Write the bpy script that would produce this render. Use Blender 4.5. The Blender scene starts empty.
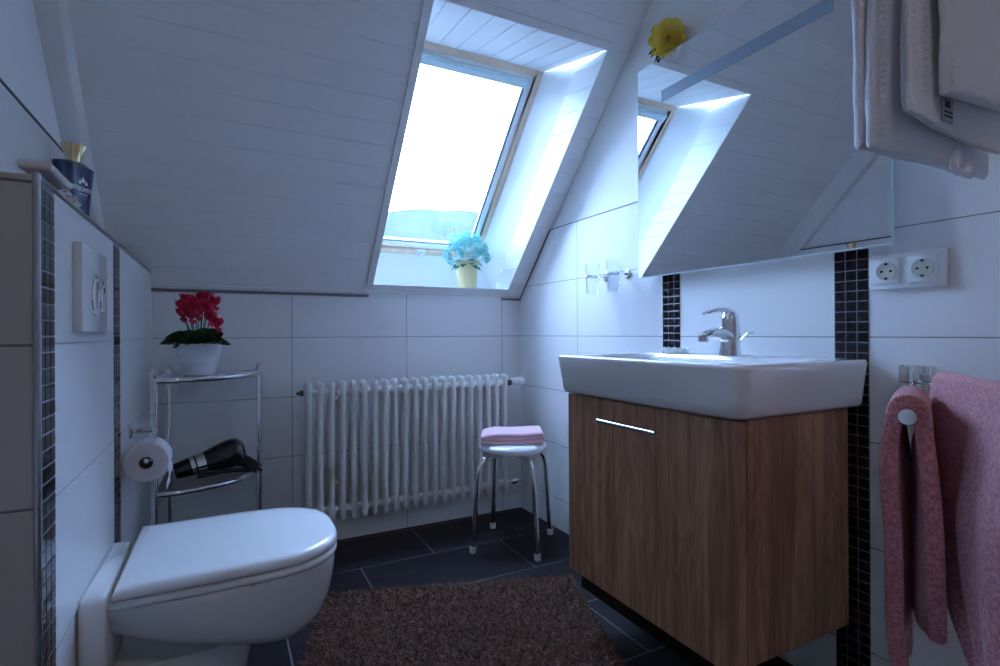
import bpy, bmesh, math, random
from mathutils import Vector, Matrix, noise
random.seed(7)
C = bpy.context.scene.collection
SC = bpy.context.scene
V = Vector
# ------------------------------------------------------------------ camera, world, lights
H = 0.9012            # eye height
YAW, PITCH, ROLL = 0.4796, 0.00075, -0.004975
cam_d = bpy.data.cameras.new('camera'); cam = bpy.data.objects.new('camera', cam_d); C.objects.link(cam)
cam_d.sensor_width = 36; cam_d.lens = 528.98*36/1000; cam_d.clip_start = .02; cam_d.clip_end = 2000
cy, sy, cp, sp = math.cos(YAW), math.sin(YAW), math.cos(PITCH), math.sin(PITCH)
fwd = V((sy*cp, cy*cp, sp)); right = V((cy, -sy, 0)); up = right.cross(fwd)
cr, sr = math.cos(ROLL), math.sin(ROLL)
r2 = right*cr + up*sr; u2 = -right*sr + up*cr
M = Matrix((r2, u2, -fwd)).transposed().to_4x4(); M.translation = V((0, 0, H)); cam.matrix_world = M
SC.camera = cam
SC.view_settings.view_transform = 'Standard'; SC.view_settings.look = 'None'
SC.view_settings.exposure = 0.0; SC.view_settings.gamma = 1.0; SC.view_settings.use_curve_mapping = False
w = bpy.data.worlds.new('world'); SC.world = w; w.use_nodes = True
bg = w.node_tree.nodes['Background']; bg.inputs[0].default_value = (.39, .575, .97, 1); bg.inputs[1].default_value = 38.0
SC.cycles.max_bounces = 24; SC.cycles.diffuse_bounces = 12; SC.cycles.glossy_bounces = 8; SC.cycles.sample_clamp_indirect = 80
# daylight portal in the skylight opening (guides sampling of the sky only)
PH = math.atan(1.055)
O = V((0, 2.383, 1.086)); U = V((0, -math.cos(PH), math.sin(PH))); N = V((0, math.sin(PH), math.cos(PH)))
def SP(x, s, d): return V((x, 0, 0)) + O + U*s + N*d
pl = bpy.data.lights.new('sky_portal', 'AREA'); pl.shape = 'RECTANGLE'; pl.size = .60; pl.size_y = 1.0
po = bpy.data.objects.new('sky_portal', pl); C.objects.link(po); pl.cycles.is_portal = True
Mp = Matrix((V((1, 0, 0)), U, V((1, 0, 0)).cross(U))).transposed().to_4x4(); Mp.translation = SP(.93, .495, .42); po.matrix_world = Mp
# warm fill light added under the ceiling, unseen behind the camera
ll = bpy.data.lights.new('warm_fill', 'AREA'); ll.shape = 'DISK'; ll.size = .16; ll.energy = 2.6; ll.color = (1, .84, .70)
lo = bpy.data.objects.new('warm_fill', ll); C.objects.link(lo); lo.location = (.35, -.45, 2.36)

# ------------------------------------------------------------------ materials
def nmat(name, col, rough=.5, metal=0, spec=.5, coat=0, trans=0, ior=1.45, sheen=0, bump=None, alpha=1, emit=0):
    m = bpy.data.materials.new(name); m.use_nodes = True
    nt = m.node_tree; b = nt.nodes['Principled BSDF']
    b.inputs['Base Color'].default_value = (*col, 1); b.inputs['Roughness'].default_value = rough
    b.inputs['Metallic'].default_value = metal; b.inputs['Specular IOR Level'].default_value = spec
    b.inputs['Coat Weight'].default_value = coat; b.inputs['Transmission Weight'].default_value = trans
    b.inputs['IOR'].default_value = ior; b.inputs['Sheen Weight'].default_value = sheen
    if bump:
        sc, st, dist = bump
        tc = nt.nodes.new('ShaderNodeTexCoord'); n = nt.nodes.new('ShaderNodeTexNoise'); n.inputs['Scale'].default_value = sc
        n.inputs['Detail'].default_value = 3
        bp = nt.nodes.new('ShaderNodeBump'); bp.inputs['Strength'].default_value = st; bp.inputs['Distance'].default_value = dist
        nt.links.new(tc.outputs['Object'], n.inputs['Vector']); nt.links.new(n.outputs['Fac'], bp.inputs['Height'])
        nt.links.new(bp.outputs[0], b.inputs['Normal'])
    return m
def vary(m, c1, c2, scale, lo=.35, hi=.65, stretch=(1, 1, 1), detail=4):
    """colour varied between two tones by noise"""
    nt = m.node_tree; b = nt.nodes['Principled BSDF']
    tc = nt.nodes.new('ShaderNodeTexCoord'); mp = nt.nodes.new('ShaderNodeMapping'); mp.inputs['Scale'].default_value = stretch
    n = nt.nodes.new('ShaderNodeTexNoise'); n.inputs['Scale'].default_value = scale; n.inputs['Detail'].default_value = detail
    r = nt.nodes.new('ShaderNodeValToRGB'); r.color_ramp.elements[0].position = lo; r.color_ramp.elements[1].position = hi
    r.color_ramp.elements[0].color = (*c1, 1); r.color_ramp.elements[1].color = (*c2, 1)
    nt.links.new(tc.outputs['Object'], mp.inputs[0]); nt.links.new(mp.outputs[0], n.inputs['Vector'])
    nt.links.new(n.outputs['Fac'], r.inputs[0]); nt.links.new(r.outputs[0], b.inputs['Base Color'])
    return m
def mathn(nt, op, a, b=None):
    n = nt.nodes.new('ShaderNodeMath'); n.operation = op
    for i, v in enumerate((a, b)):
        if v is None: continue
        if isinstance(v, (int, float)): n.inputs[i].default_value = v
        else: nt.links.new(v, n.inputs[i])
    return n.outputs[0]
def near_line(nt, coord, a0, p, wd):
    t = mathn(nt, 'DIVIDE', mathn(nt, 'SUBTRACT', coord, a0), p)
    f = mathn(nt, 'FRACT', mathn(nt, 'ADD', t, 100.0))
    m = mathn(nt, 'MINIMUM', f, mathn(nt, 'SUBTRACT', 1.0, f))
    return mathn(nt, 'LESS_THAN', mathn(nt, 'MULTIPLY', m, p), wd/2)
def tiles(name, axis, a0, p, z0=.888, zp=.25, col=(.84, .84, .84), grout=(.34, .34, .35), rough=.16, wd=.003, spec=.5, shift=None, mott=None):
    """glazed tiles with grout lines at real positions; axis = horizontal axis letter or None, second axis z (or y for a floor)"""
    m = nmat(name, col, rough, spec=spec); nt = m.node_tree; b = nt.nodes['Principled BSDF']
    tc = nt.nodes.new('ShaderNodeTexCoord'); sep = nt.nodes.new('ShaderNodeSeparateXYZ'); nt.links.new(tc.outputs['Object'], sep.inputs[0])
    second = sep.outputs['Y'] if shift is not None else sep.outputs['Z']
    g = near_line(nt, second, z0, zp, wd)
    if axis:
        a = sep.outputs[axis]
        if shift is not None:
            row = mathn(nt, 'FLOOR', mathn(nt, 'DIVIDE', mathn(nt, 'SUBTRACT', second, z0), zp))
            a = mathn(nt, 'SUBTRACT', a, mathn(nt, 'MULTIPLY', row, shift))
        g = mathn(nt, 'MAXIMUM', g, near_line(nt, a, a0, p, wd))
    mix = nt.nodes.new('ShaderNodeMix'); mix.data_type = 'RGBA'
    mix.inputs[6].default_value = (*col, 1); mix.inputs[7].default_value = (*grout, 1); nt.links.new(g, mix.inputs[0])
    if mott:
        n = nt.nodes.new('ShaderNodeTexNoise'); n.inputs['Scale'].default_value = mott[1]; n.inputs['Detail'].default_value = 6
        mp = nt.nodes.new('ShaderNodeMapping'); mp.inputs['Scale'].default_value = (1, 3, 1); nt.links.new(tc.outputs['Object'], mp.inputs[0]); nt.links.new(mp.outputs[0], n.inputs['Vector'])
        r = nt.nodes.new('ShaderNodeValToRGB'); r.color_ramp.elements[0].color = (*col, 1); r.color_ramp.elements[1].color = (*mott[0], 1)
        r.color_ramp.elements[0].position = .3; r.color_ramp.elements[1].position = .7
        nt.links.new(n.outputs['Fac'], r.inputs[0]); nt.links.new(r.outputs[0], mix.inputs[6])
    nt.links.new(mix.outputs[2], b.inputs['Base Color'])
    rg = mathn(nt, 'ADD', mathn(nt, 'MULTIPLY', g, .5), rough); nt.links.new(rg, b.inputs['Roughness'])
    bp = nt.nodes.new('ShaderNodeBump'); bp.inputs['Distance'].default_value = .001; bp.inputs['Strength'].default_value = .6; bp.invert = True
    nt.links.new(g, bp.inputs['Height']); nt.links.new(bp.outputs[0], b.inputs['Normal'])
    return m
T_back = tiles('back_tile', 'X', .251, .5); T_right = tiles('right_tile', 'Y', 1.885, 5.0)
T_pre = tiles('prewall_tile', 'Y', 1.65, 5.0); T_end_shaded = tiles('end_tile_shaded', None, 0, 1, z0=.887, zp=.24, grout=(.14, .14, .14), wd=.004, col=(.46, .41, .37))  # end face: same tile, its dim warm light put into the colour
T_floor = tiles('slate_tile', 'X', .46, .6, z0=1.748, zp=.307, col=(.013, .010, .012), grout=(.19, .17, .18), rough=.42, spec=.12, wd=.0045, shift=.3, mott=((.022, .018, .020), 9))
plaster = nmat('white_plaster', (.84, .84, .84), .8, bump=(60, .25, .004))
paneling = nmat('white_panelling', (.88, .88, .88), .42, bump=(30, .06, .002))
reveal_m = nmat('white_reveal', (.84, .86, .86), .45)
dark_room = nmat('room_paint', (.74, .74, .74), .85)
chrome = nmat('chrome', (.78, .79, .80), .07, metal=1); steel = nmat('brushed_trim', (.42, .43, .45), .38, metal=1)
ceramic = nmat('ceramic', (.83, .83, .82), .08, spec=.6, coat=.6); seatm = nmat('seat_plastic', (.84, .85, .86), .14, spec=.5, coat=.2)
white_pl = nmat('white_plastic', (.80, .80, .79), .3); rad_m = nmat('radiator_enamel', (.78, .77, .74), .32)
socket_m = nmat('socket_beige', (.62, .60, .52), .35)
black = nmat('black_gloss', (.006, .006, .008), .12, coat=.4); rubber = nmat('black_rubber', (.01, .01, .01), .7)
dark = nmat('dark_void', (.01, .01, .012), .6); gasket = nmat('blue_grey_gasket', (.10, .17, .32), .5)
pine = nmat('pine', (.62, .45, .33), .45); vary(pine, (.80, .62, .47), (.72, .54, .40), 3, stretch=(12, 1, 1))
sash_m = nmat('white_sash', (.93, .93, .92), .4); vent_m = nmat('vent_flap', (.68, .84, .86), .35)
mirror_m = nmat('mirror_silver', (.86, .90, .91), .0, metal=1); frost = nmat('frosted_strip', (.27, .34, .42), .5)
mos_t = nmat('mosaic_tile', (.012, .011, .014), .12, spec=.6); vary(mos_t, (.010, .010, .014), (.030, .022, .022), 40)
mos_g = nmat('mosaic_grout', (.22, .22, .25), .8)
gold = nmat('gold', (.82, .66, .38), .18, metal=1); bottle_m = nmat('navy_bottle', (.008, .022, .10), .12, coat=.6)
letter_m = nmat('white_print', (.85, .87, .9), .5); black_print = nmat('grey_print', (.05, .05, .07), .6)
terry_w = nmat('white_terry', (.78, .78, .82), .9, sheen=.3, bump=(330, .7, .004))
terry_p = nmat('pink_terry', (.66, .25, .28), .95, sheen=.4, bump=(420, .9, .005)); vary(terry_p, (.56, .18, .20), (.76, .34, .38), 170, .38, .62)
terry_pl = nmat('pale_pink_terry', (.80, .50, .56), .95, sheen=.3, bump=(300, .6, .004))
rug_m = nmat('rug_pile', (.12, .07, .05), .9, sheen=.2); vary(rug_m, (.022, .008, .004), (.21, .090, .045), 60, .3, .7)
pot_w = nmat('white_pot', (.70, .73, .78), .4); pot_y = nmat('cream_pot', (.78, .66, .34), .5)
leaf_d = nmat('dark_leaf', (.02, .07, .03), .45); vary(leaf_d, (.012, .05, .02), (.05, .13, .06), 60)
petal_r = nmat('magenta_petal', (.62, .02, .07), .55); petal_y = nmat('yellow_petal', (.95, .78, .16), .6); petal_o = nmat('yellow_heart', (.80, .38, .03), .6)
hyd = nmat('turquoise_petal', (.16, .58, .60), .6); vary(hyd, (.20, .62, .62), (.60, .88, .84), 25)
leaf_t = nmat('teal_leaf', (.03, .22, .20), .5); soil = nmat('soil', (.02, .012, .008), .95)
paper = nmat('shaded_tissue', (.60, .54, .52), .95); card = nmat('cardboard', (.16, .13, .12), .9)  # roll paper: white tissue with the shade on the roll put into its colour
doily_m = nmat('pale_lace', (.66, .60, .57), .9, bump=(260, .4, .002)); hill_m = nmat('pale_hillside', (.10, .16, .17), 1)
vary(hill_m, (.012, .020, .022), (.019, .028, .028), .02)
shelf_w = nmat('shelf_glass_white', (.60, .64, .70), .15); smoke = nmat('dark_glass_shelf', (.06, .065, .08), .08)
# wood with vertical grain
wood = nmat('elm_wood', (.22, .13, .09), .42)
def wood_nodes():
    nt = wood.node_tree; b = nt.nodes['Principled BSDF']; L = nt.links
    tc = nt.nodes.new('ShaderNodeTexCoord'); mp = nt.nodes.new('ShaderNodeMapping'); mp.inputs['Scale'].default_value = (1, 1, .055)
    n1 = nt.nodes.new('ShaderNodeTexNoise'); n1.inputs['Scale'].default_value = 38; n1.inputs['Detail'].default_value = 7; n1.inputs['Distortion'].default_value = .6
    mp2 = nt.nodes.new('ShaderNodeMapping'); mp2.inputs['Scale'].default_value = (1, 1, .16)
    n2 = nt.nodes.new('ShaderNodeTexNoise'); n2.inputs['Scale'].default_value = 9; n2.inputs['Detail'].default_value = 3; n2.inputs['Distortion'].default_value = 1.2
    L.new(tc.outputs['Object'], mp.inputs[0]); L.new(mp.outputs[0], n1.inputs['Vector']); L.new(tc.outputs['Object'], mp2.inputs[0]); L.new(mp2.outputs[0], n2.inputs['Vector'])
    wv = mathn(nt, 'SINE', mathn(nt, 'MULTIPLY', n2.outputs['Fac'], 70.0))
    f = mathn(nt, 'ADD', n1.outputs['Fac'], mathn(nt, 'MULTIPLY', wv, .07))
    f = mathn(nt, 'ADD', f, mathn(nt, 'MULTIPLY', mathn(nt, 'SUBTRACT', n2.outputs['Fac'], .5), .5))
    r = nt.nodes.new('ShaderNodeValToRGB'); e = r.color_ramp.elements
    e[0].position = .30; e[0].color = (.26, .120, .062, 1); e[1].position = .72; e[1].color = (.52, .29, .165, 1)
    m_ = r.color_ramp.elements.new(.5); m_.color = (.38, .190, .105, 1)
    L.new(f, r.inputs[0]); L.new(r.outputs[0], b.inputs['Base Color'])
wood_nodes()
# clear glass: thin pane that lets light through and reflects by Fresnel
def thin_glass(name, tint, k=1.0):
    m = bpy.data.materials.new(name); m.use_nodes = True; nt = m.node_tree; nt.nodes.clear()
    o = nt.nodes.new('ShaderNodeOutputMaterial'); t = nt.nodes.new('ShaderNodeBsdfTransparent'); t.inputs[0].default_value = (*tint, 1)
    g = nt.nodes.new('ShaderNodeBsdfGlossy'); g.inputs['Roughness'].default_value = .02
    f = nt.nodes.new('ShaderNodeFresnel'); f.inputs[0].default_value = 1.45; mx = nt.nodes.new('ShaderNodeMixShader')
    nt.links.new(mathn(nt, 'MULTIPLY', f.outputs[0], k), mx.inputs[0]); nt.links.new(t.outputs[0], mx.inputs[1]); nt.links.new(g.outputs[0], mx.inputs[2]); nt.links.new(mx.outputs[0], o.inputs[0])
    return m
pane_m = thin_glass('window_glass', (.97, .99, 1)); tumbler_m = thin_glass('tumbler_glass', (.97, .985, .99), .25)

# ------------------------------------------------------------------ mesh helpers
def BM(): return bmesh.new()
def box(bm, x0, x1, y0, y1, z0, z1, bev=0, seg=2):
    r = bmesh.ops.create_cube(bm, size=1); vs = r['verts']
    for v in vs: v.co = V(((x0+x1)/2+v.co.x*(x1-x0), (y0+y1)/2+v.co.y*(y1-y0), (z0+z1)/2+v.co.z*(z1-z0)))
    if bev:
        es = list({e for v in vs for e in v.link_edges}); r = bmesh.ops.bevel(bm, geom=es, offset=bev, segments=seg, affect='EDGES', profile=.5)
        vs = list({v for f in r['faces'] for v in f.verts} | {v for v in vs if v.is_valid})
    return vs
def obox(bm, fn, a0, a1, b0, b1, c0, c1, bev=0, seg=2):
    """box in a local frame fn(a,b,c) -> world"""
    vs = box(bm, a0, a1, b0, b1, c0, c1, bev, seg)
    for v in vs: v.co = fn(*v.co)
def ring(center, ax, r, n, start=None):
    ax = ax.normalized(); t = start if start is not None else (V((0, 0, 1)) if abs(ax.z) < .9 else V((1, 0, 0)))
    a = ax.cross(t).normalized(); b = ax.cross(a)
    return [center + a*(math.cos(2*math.pi*i/n)*r) + b*(math.sin(2*math.pi*i/n)*r) for i in range(n)]
def loft(bm, loops, cap0=True, cap1=True, closed=True):
    vl = [[bm.verts.new(p) for p in lp] for lp in loops]
    n = len(vl[0])
    for a, b in zip(vl, vl[1:]):
        for i in range(n if closed else n-1):
            j = (i+1) % n
            try: bm.faces.new((a[i], a[j], b[j], b[i]))
            except ValueError: pass
    if cap0: bm.faces.new(list(reversed(vl[0])))
    if cap1: bm.faces.new(vl[-1])
    return vl
def tube(bm, pts, r, n=12, cap=True):
    pts = [V(p) for p in pts]; rs = r if isinstance(r, (list, tuple)) else [r]*len(pts)
    tang = []
    for i in range(len(pts)):
        a = pts[max(i-1, 0)]; b = pts[min(i+1, len(pts)-1)]; tang.append((b-a).normalized())
    ref = V((0, 0, 1)) if abs(tang[0].z) < .9 else V((1, 0, 0))
    nrm = tang[0].cross(ref).normalized(); loops = []
    for p, t, rr in zip(pts, tang, rs):
        nrm = (nrm - t*nrm.dot(t)).normalized(); bn = t.cross(nrm)
        loops.append([p + nrm*(math.cos(2*math.pi*i/n)*rr) + bn*(math.sin(2*math.pi*i/n)*rr) for i in range(n)])
    loft(bm, loops, cap, cap)
def lathe(bm, prof, c, ax=V((0, 0, 1)), n=32, cap0=True, cap1=True):
    """prof: (radius, height along axis) pairs"""
    c = V(c); ax = V(ax).normalized()
    loft(bm, [ring(c+ax*h, ax, max(r, 1e-5), n) for r, h in prof], cap0, cap1)
def smooth_path(pts, k=6):
    pts = [V(p) for p in pts]; out = []
    P = [pts[0]*2-pts[1]] + pts + [pts[-1]*2-pts[-2]]
    for i in range(1, len(P)-2):
        p0, p1, p2, p3 = P[i-1:i+3]
        for j in range(k):
            t = j/k
            out.append(.5*((2*p1)+(p2-p0)*t+(2*p0-5*p1+4*p2-p3)*t*t+(3*p1-p0-3*p2+p3)*t**3))
    out.append(pts[-1]); return out
def rrect(x0, x1, y0, y1, r, z, n=6):
    pts = []
    for cx, cyy, a0 in ((x1-r, y1-r, 0), (x0+r, y1-r, 90), (x0+r, y0+r, 180), (x1-r, y0+r, 270)):
        for i in range(n+1):
            a = math.radians(a0+90*i/n); pts.append(V((cx+r*math.cos(a), cyy+r*math.sin(a), z)))
    return pts
def finish(bm, name, mats, parent=None, smooth=True, ang=35, mods=None):
    bmesh.ops.remove_doubles(bm, verts=bm.verts, dist=1e-6)
    bmesh.ops.recalc_face_normals(bm, faces=bm.faces)
    if parent is not None: bmesh.ops.translate(bm, verts=bm.verts, vec=-world_loc(parent))
    me = bpy.data.meshes.new(name); bm.to_mesh(me); bm.free()
    for m in (mats if isinstance(mats, (list, tuple)) else [mats]): me.materials.append(m)
    if smooth:
        for p in me.polygons: p.use_smooth = True
        try: me.set_sharp_from_angle(angle=math.radians(ang))
        except Exception: pass
    o = bpy.data.objects.new(name, me); C.objects.link(o)
    if parent is not None: o.parent = parent
    return o
def world_loc(o):
    v = V((0, 0, 0))
    while o is not None: v = v + o.location; o = o.parent
    return v
def subsurf(o, lv=2):
    m = o.modifiers.new('subdivision', 'SUBSURF'); m.levels = lv; m.render_levels = lv; return o
def thing(name, label, cat, loc=(0, 0, 0), group=None):
    o = bpy.data.objects.new(name, None); C.objects.link(o); o.location = loc; o.empty_display_size = .05
    o['label'] = label; o['category'] = cat
    if group: o['group'] = group
    return o
def struct(bm, name, mats, smooth=False, parent=None, ang=35):
    o = finish(bm, name, mats, parent, smooth, ang)
    if parent is None: o['kind'] = 'structure'
    return o
def lab(o, label): o['label'] = label; return o
def quad(bm, a, b, c, d): return bm.faces.new([bm.verts.new(V(p)) for p in (a, b, c, d)])
def poly(bm, pts): return bm.faces.new([bm.verts.new(V(p)) for p in pts])
def boards(bm, P00, P10, P11, P01, cuts, depth=.0022, half=.0022):
    """a panelled surface: strips run from edge P00-P01 to P10-P11... grooves cross at parameters 'cuts' along P00->P01; back = inward normal"""
    P00, P10, P11, P01 = map(V, (P00, P10, P11, P01))
    nrm = (P10-P00).cross(P01-P00).normalized(); ln = (P01-P00).length
    A = lambda t: P00.lerp(P01, t); B = lambda t: P10.lerp(P11, t)
    ts = [(0, 0)]
    for c in cuts:
        h = half/ln
        if c-h <= 0 or c+h >= 1: continue
        ts += [(c-h, 0), (c-h*.5, 1), (c+h*.5, 1), (c+h, 0)]
    ts.append((1, 0)); prev = None
    for t, g in ts:
        off = nrm*(-depth if g else 0)
        cur = (bm.verts.new(A(t)+off), bm.verts.new(B(t)+off))
        if prev: bm.faces.new((prev[0], prev[1], cur[1], cur[0]))
        prev = cur
D, R, L = 2.386, 1.360, -.246     # back wall, right wall, face of the low front wall
LW, PT = -.377, 1.138             # left wall tile face, top of the low wall
ZC = 2.40; YR = -1.35             # ceiling, rear wall
TOP = 1.388
WX0, WX1, WS0, WS1 = .585, 1.265, .054, 1.195
FX0, FX1, FS0, FS1, FD = .632, 1.228, .0, .99, .33

# ------------------------------------------------------------------ room shell
b = BM(); box(b, -.6, 1.5, YR-.1, D+.12, -.08, 0); struct(b, 'floor', T_floor)
b = BM(); box(b, -.5, WX0-.012, D, D+.12, 0, 1.12); box(b, 1.249, R, D, D+.12, 0, 1.12)
box(b, WX0-.012, 1.249, D, D+.10, 0, 1.104)
struct(b, 'wall_back', T_back)
b = BM(); P = [(R, YR), (R, D)]
poly(b, [(R, YR, 0), (R, D, 0), (R, D, 1.083), (R, 2.383-(TOP-1.086)/1.055, TOP), (R, YR, TOP)])
poly(b, [(R+.1, YR, 0), (R+.1, D, 0), (R+.1, D, TOP), (R+.1, YR, TOP)])
struct(b, 'wall_right', T_right)
b = BM(); box(b, R+.006, R+.1, YR, D, TOP, ZC); struct(b, 'wall_right_upper', plaster)
b = BM(); box(b, LW-.1, LW, YR, D, 0, TOP); struct(b, 'wall_left', T_pre)
b = BM(); box(b, LW-.1, LW-.032, YR, D, TOP, ZC); struct(b, 'wall_left_upper', plaster)
b = BM(); box(b, -.5, 1.5, YR-.1, YR, 0, ZC); struct(b, 'wall_rear', dark_room)
yc = 2.383-(ZC-1.086)/1.055
b = BM(); box(b, -.5, 1.5, YR, yc, ZC, ZC+.05); struct(b, 'ceiling', dark_room)
# low wall in front of the cistern: long tiled face, tiled end, ledge
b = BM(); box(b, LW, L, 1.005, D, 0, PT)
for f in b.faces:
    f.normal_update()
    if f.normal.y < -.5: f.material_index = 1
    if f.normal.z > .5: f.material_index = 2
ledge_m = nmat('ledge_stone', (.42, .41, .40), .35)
struct(b, 'wall_low', [T_pre, T_end_shaded, ledge_m])
# panelled slope
cutsS = [.012+.085*k for k in range(0, 24)]
def slope_panel(bm, x0, x1, s0, s1):
    boards(bm, SP(x0, s0, 0), SP(x1, s0, 0), SP(x1, s1, 0), SP(x0, s1, 0), [(c-s0)/(s1-s0) for c in cutsS if s0+.004 < c < s1-.004])
b = BM(); ST = (ZC-1.086)/math.sin(PH)
slope_panel(b, -.42, WX0, -.03, ST); slope_panel(b, WX1, R+.006, -.03, ST); slope_panel(b, WX0, WX1, WS1, ST); slope_panel(b, WX0, WX1, 0, WS0-.004)
for f in b.faces:
    f.normal_update()
# outer skin of the roof, so no light leaks
for x0, x1, s0, s1 in ((-.5, FX0, -.4, ST+.2), (FX1, 1.5, -.4, ST+.2), (FX0, FX1, FS1, ST+.2), (FX0, FX1, -.4, FS0)):
    obox(b, SP, x0, x1, s0, s1, FD+.035, FD+.05)
struct(b, 'ceiling_slope', paneling, smooth=False)
# skylight reveal
sill_t = 1.125
def zcut(x, d, y=None): return V((x, 2.383-(sill_t-1.086-0)/1.055, sill_t))
yb = 2.625
def xb(side): return (WX1, FX1) if side > 0 else (WX0, FX0)
b = BM()
for side in (1, -1):
    xo, xi = xb(side)
    A0 = SP(xo, WS1, 0); A1 = SP(xo, WS1-(WS1-FS1)*.48, .16); B0 = V((xo, 2.346, sill_t)); B1 = V((xo, 2.50, sill_t))
    Ft = SP(xi, FS1, FD); Fb = SP(xi, FS0, FD); Fz = V((xi, yb, sill_t))
    n_ = 13
    boards(b, B0, B1, A1, A0, [(k+.5)/n_ for k in range(n_)], depth=.003 if side < 0 else -.003)
    poly(b, [A1, Ft, Fb]); poly(b, [A1, Fb, B1]); poly(b, [B1, Fb, Fz])
T0, T1, T2, T3 = SP(WX0, WS1, 0), SP(WX1, WS1, 0), SP(FX1, FS1, FD), SP(FX0, FS1, FD)
boards(b, T0, T3, T2, T1, [(k+.5)/8 for k in range(8)], depth=.003)
quad(b, SP(FX0, FS0, FD), SP(FX1, FS0, FD), (FX1, yb, sill_t), (FX0, yb, sill_t))
struct(b, 'wall_reveal', reveal_m, smooth=False)
# flat casing round the opening, window sill
b = BM(); cw = .030
for a in ((WX0-cw, WX0, WS0, WS1+cw), (WX1, WX1+cw*.6, WS0, WS1+cw*.6), (WX0-cw, WX1+cw*.6, WS1, WS1+cw)):
    obox(b, SP, a[0], a[1], a[2], a[3], -.007, .001, .0015, 1)
struct(b, 'trim_1', paneling, smooth=True)
b = BM(); box(b, WX0-.018, WX1+.035, 2.362, 2.66, 1.103, sill_t, .003); struct(b, 'trim_2', reveal_m, smooth=True)
# metal trims: top of back wall tiles, right wall tiles, left wall tiles, low wall edges
b = BM(); box(b, L, WX0-.012, D-.012, D, 1.068, 1.080, .002); box(b, 1.249, R, D-.008, D, 1.070, 1.080, .002); struct(b, 'trim_3', nmat('grey_trim', (.20, .20, .21), .55), smooth=True)
b = BM()
tube(b, [(R-.001, 2.383, 1.083), (R-.001, 2.383-(TOP-1.086)/1.055, TOP)], .004, 8); struct(b, 'trim_4', nmat('dark_joint', (.12, .13, .15), .6), smooth=True)
b = BM(); box(b, R-.003, R+.006, YR, 2.383-(TOP-1.086)/1.055, TOP-.003, TOP+.001, .001); struct(b, 'trim_5', nmat('edge_trim', (.16, .17, .19), .5), smooth=True)  # dark grey edge trim on top of the right wall tiles
b = BM(); box(b, LW-.034, LW+.002, YR, 2.1, TOP-.004, TOP+.003, .001); struct(b, 'trim_6', nmat('dark_trim', (.08, .085, .10), .5), smooth=True)
b = BM()
tube(b, [(L+.001, 1.004, 0), (L+.001, 1.004, PT+.002)], .0052, 12)
tube(b, [(L, 1.004, PT), (L, 2.334, PT)], .005, 10)
struct(b, 'trim_7', steel, smooth=True)
# boxed rafter along the left wall
b = BM(); obox(b, SP, LW-.04, -.360, -.28, ST, -.10, .0, .006, 2); struct(b, 'beam_rafter', plaster, smooth=True)
# mosaic strips
def mosaic(name, ax, face, a0, z0, z1, cols=3, w_=.0267, hgt=.025, sgn=-1):
    bm = BM()
    def P_(a, t, z): return V((face+sgn*t, a, z))
    obox(bm, P_, a0, a0+cols*w_, -.002, .0012, z0, z1)
    for f in bm.faces: f.material_index = 1
    k0 = len(bm.faces)
    z = z0
    while z+hgt <= z1+.001:
        for c in range(cols):
            a = a0+c*w_; g = .0013
            vs = [bm.verts.new(P_(aa, t, zz)) for t, e in ((.0005, 0), (.0018, 0), (.0022, .0008)) for aa, zz in ((a+g+e, z+g+e), (a+w_-g-e, z+g+e), (a+w_-g-e, z+hgt-g-e), (a+g+e, z+hgt-g-e))]
            for q in (0, 4):
                for i in range(4): bm.faces.new((vs[q+i], vs[q+(i+1) % 4], vs[q+4+(i+1) % 4], vs[q+4+i]))
            bm.faces.new(vs[8:12])
        z += hgt
    struct(bm, name, [mos_t, mos_g])
mosaic('trim_8', 'Y', R, 1.299, .0, TOP-.005)
mosaic('trim_9', 'Y', R, .711, .0, TOP-.005)
mosaic('trim_10', 'Y', L, 1.012, .0, PT-.006, sgn=1)
mosaic('trim_11', 'Y', L, 1.612, .0, PT-.006, sgn=1)

# ------------------------------------------------------------------ skylight window
win = bpy.data.objects.new('window_1', None); C.objects.link(win); win['kind'] = 'structure'; win.location = SP(.92, .53, FD)
def frame(bm, x0, x1, s0, s1, wd, d0, d1, bev=.002):
    obox(bm, SP, x0, x0+wd, s0, s1, d0, d1, bev); obox(bm, SP, x1-wd, x1, s0, s1, d0, d1, bev)
    obox(bm, SP, x0+wd, x1-wd, s0, s0+wd, d0, d1, bev); obox(bm, SP, x0+wd, x1-wd, s1-wd, s1, d0, d1, bev)
b = BM(); frame(b, FX0-.002, FX1+.002, FS0-.002, FS1+.002, .028, FD-.004, FD+.06); finish(b, 'frame', pine, win)
b = BM(); frame(b, FX0+.028, FX1-.028, FS0+.030, FS1-.028, .026, FD+.012, FD+.055); finish(b, 'sash', sash_m, win)
b = BM(); frame(b, FX0+.054, FX1-.054, FS0+.056, FS1-.054, .004, FD+.020, FD+.045, .001); finish(b, 'gasket', gasket, win)
b = BM(); obox(b, SP, FX0+.06, FX1-.06, FS0+.06, FS1-.06, FD+.030, FD+.034); finish(b, 'pane', pane_m, win)
b = BM(); obox(b, SP, FX0+.034, FX1-.046, FS1-.085, FS1-.045, FD-.004, FD+.014, .004)
obox(b, SP, FX0+.034, FX1-.046, FS1-.060, FS1-.052, FD-.012, FD+.0, .003); finish(b, 'vent_flap', vent_m, win)
b = BM(); obox(b, SP, .872, .918, FS0+.006, FS0+.034, FD-.014, FD+.002, .004); obox(b, SP, .884, .906, FS0-.010, FS0+.026, FD-.026, FD-.012, .005); finish(b, 'latch', white_pl, win)
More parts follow.
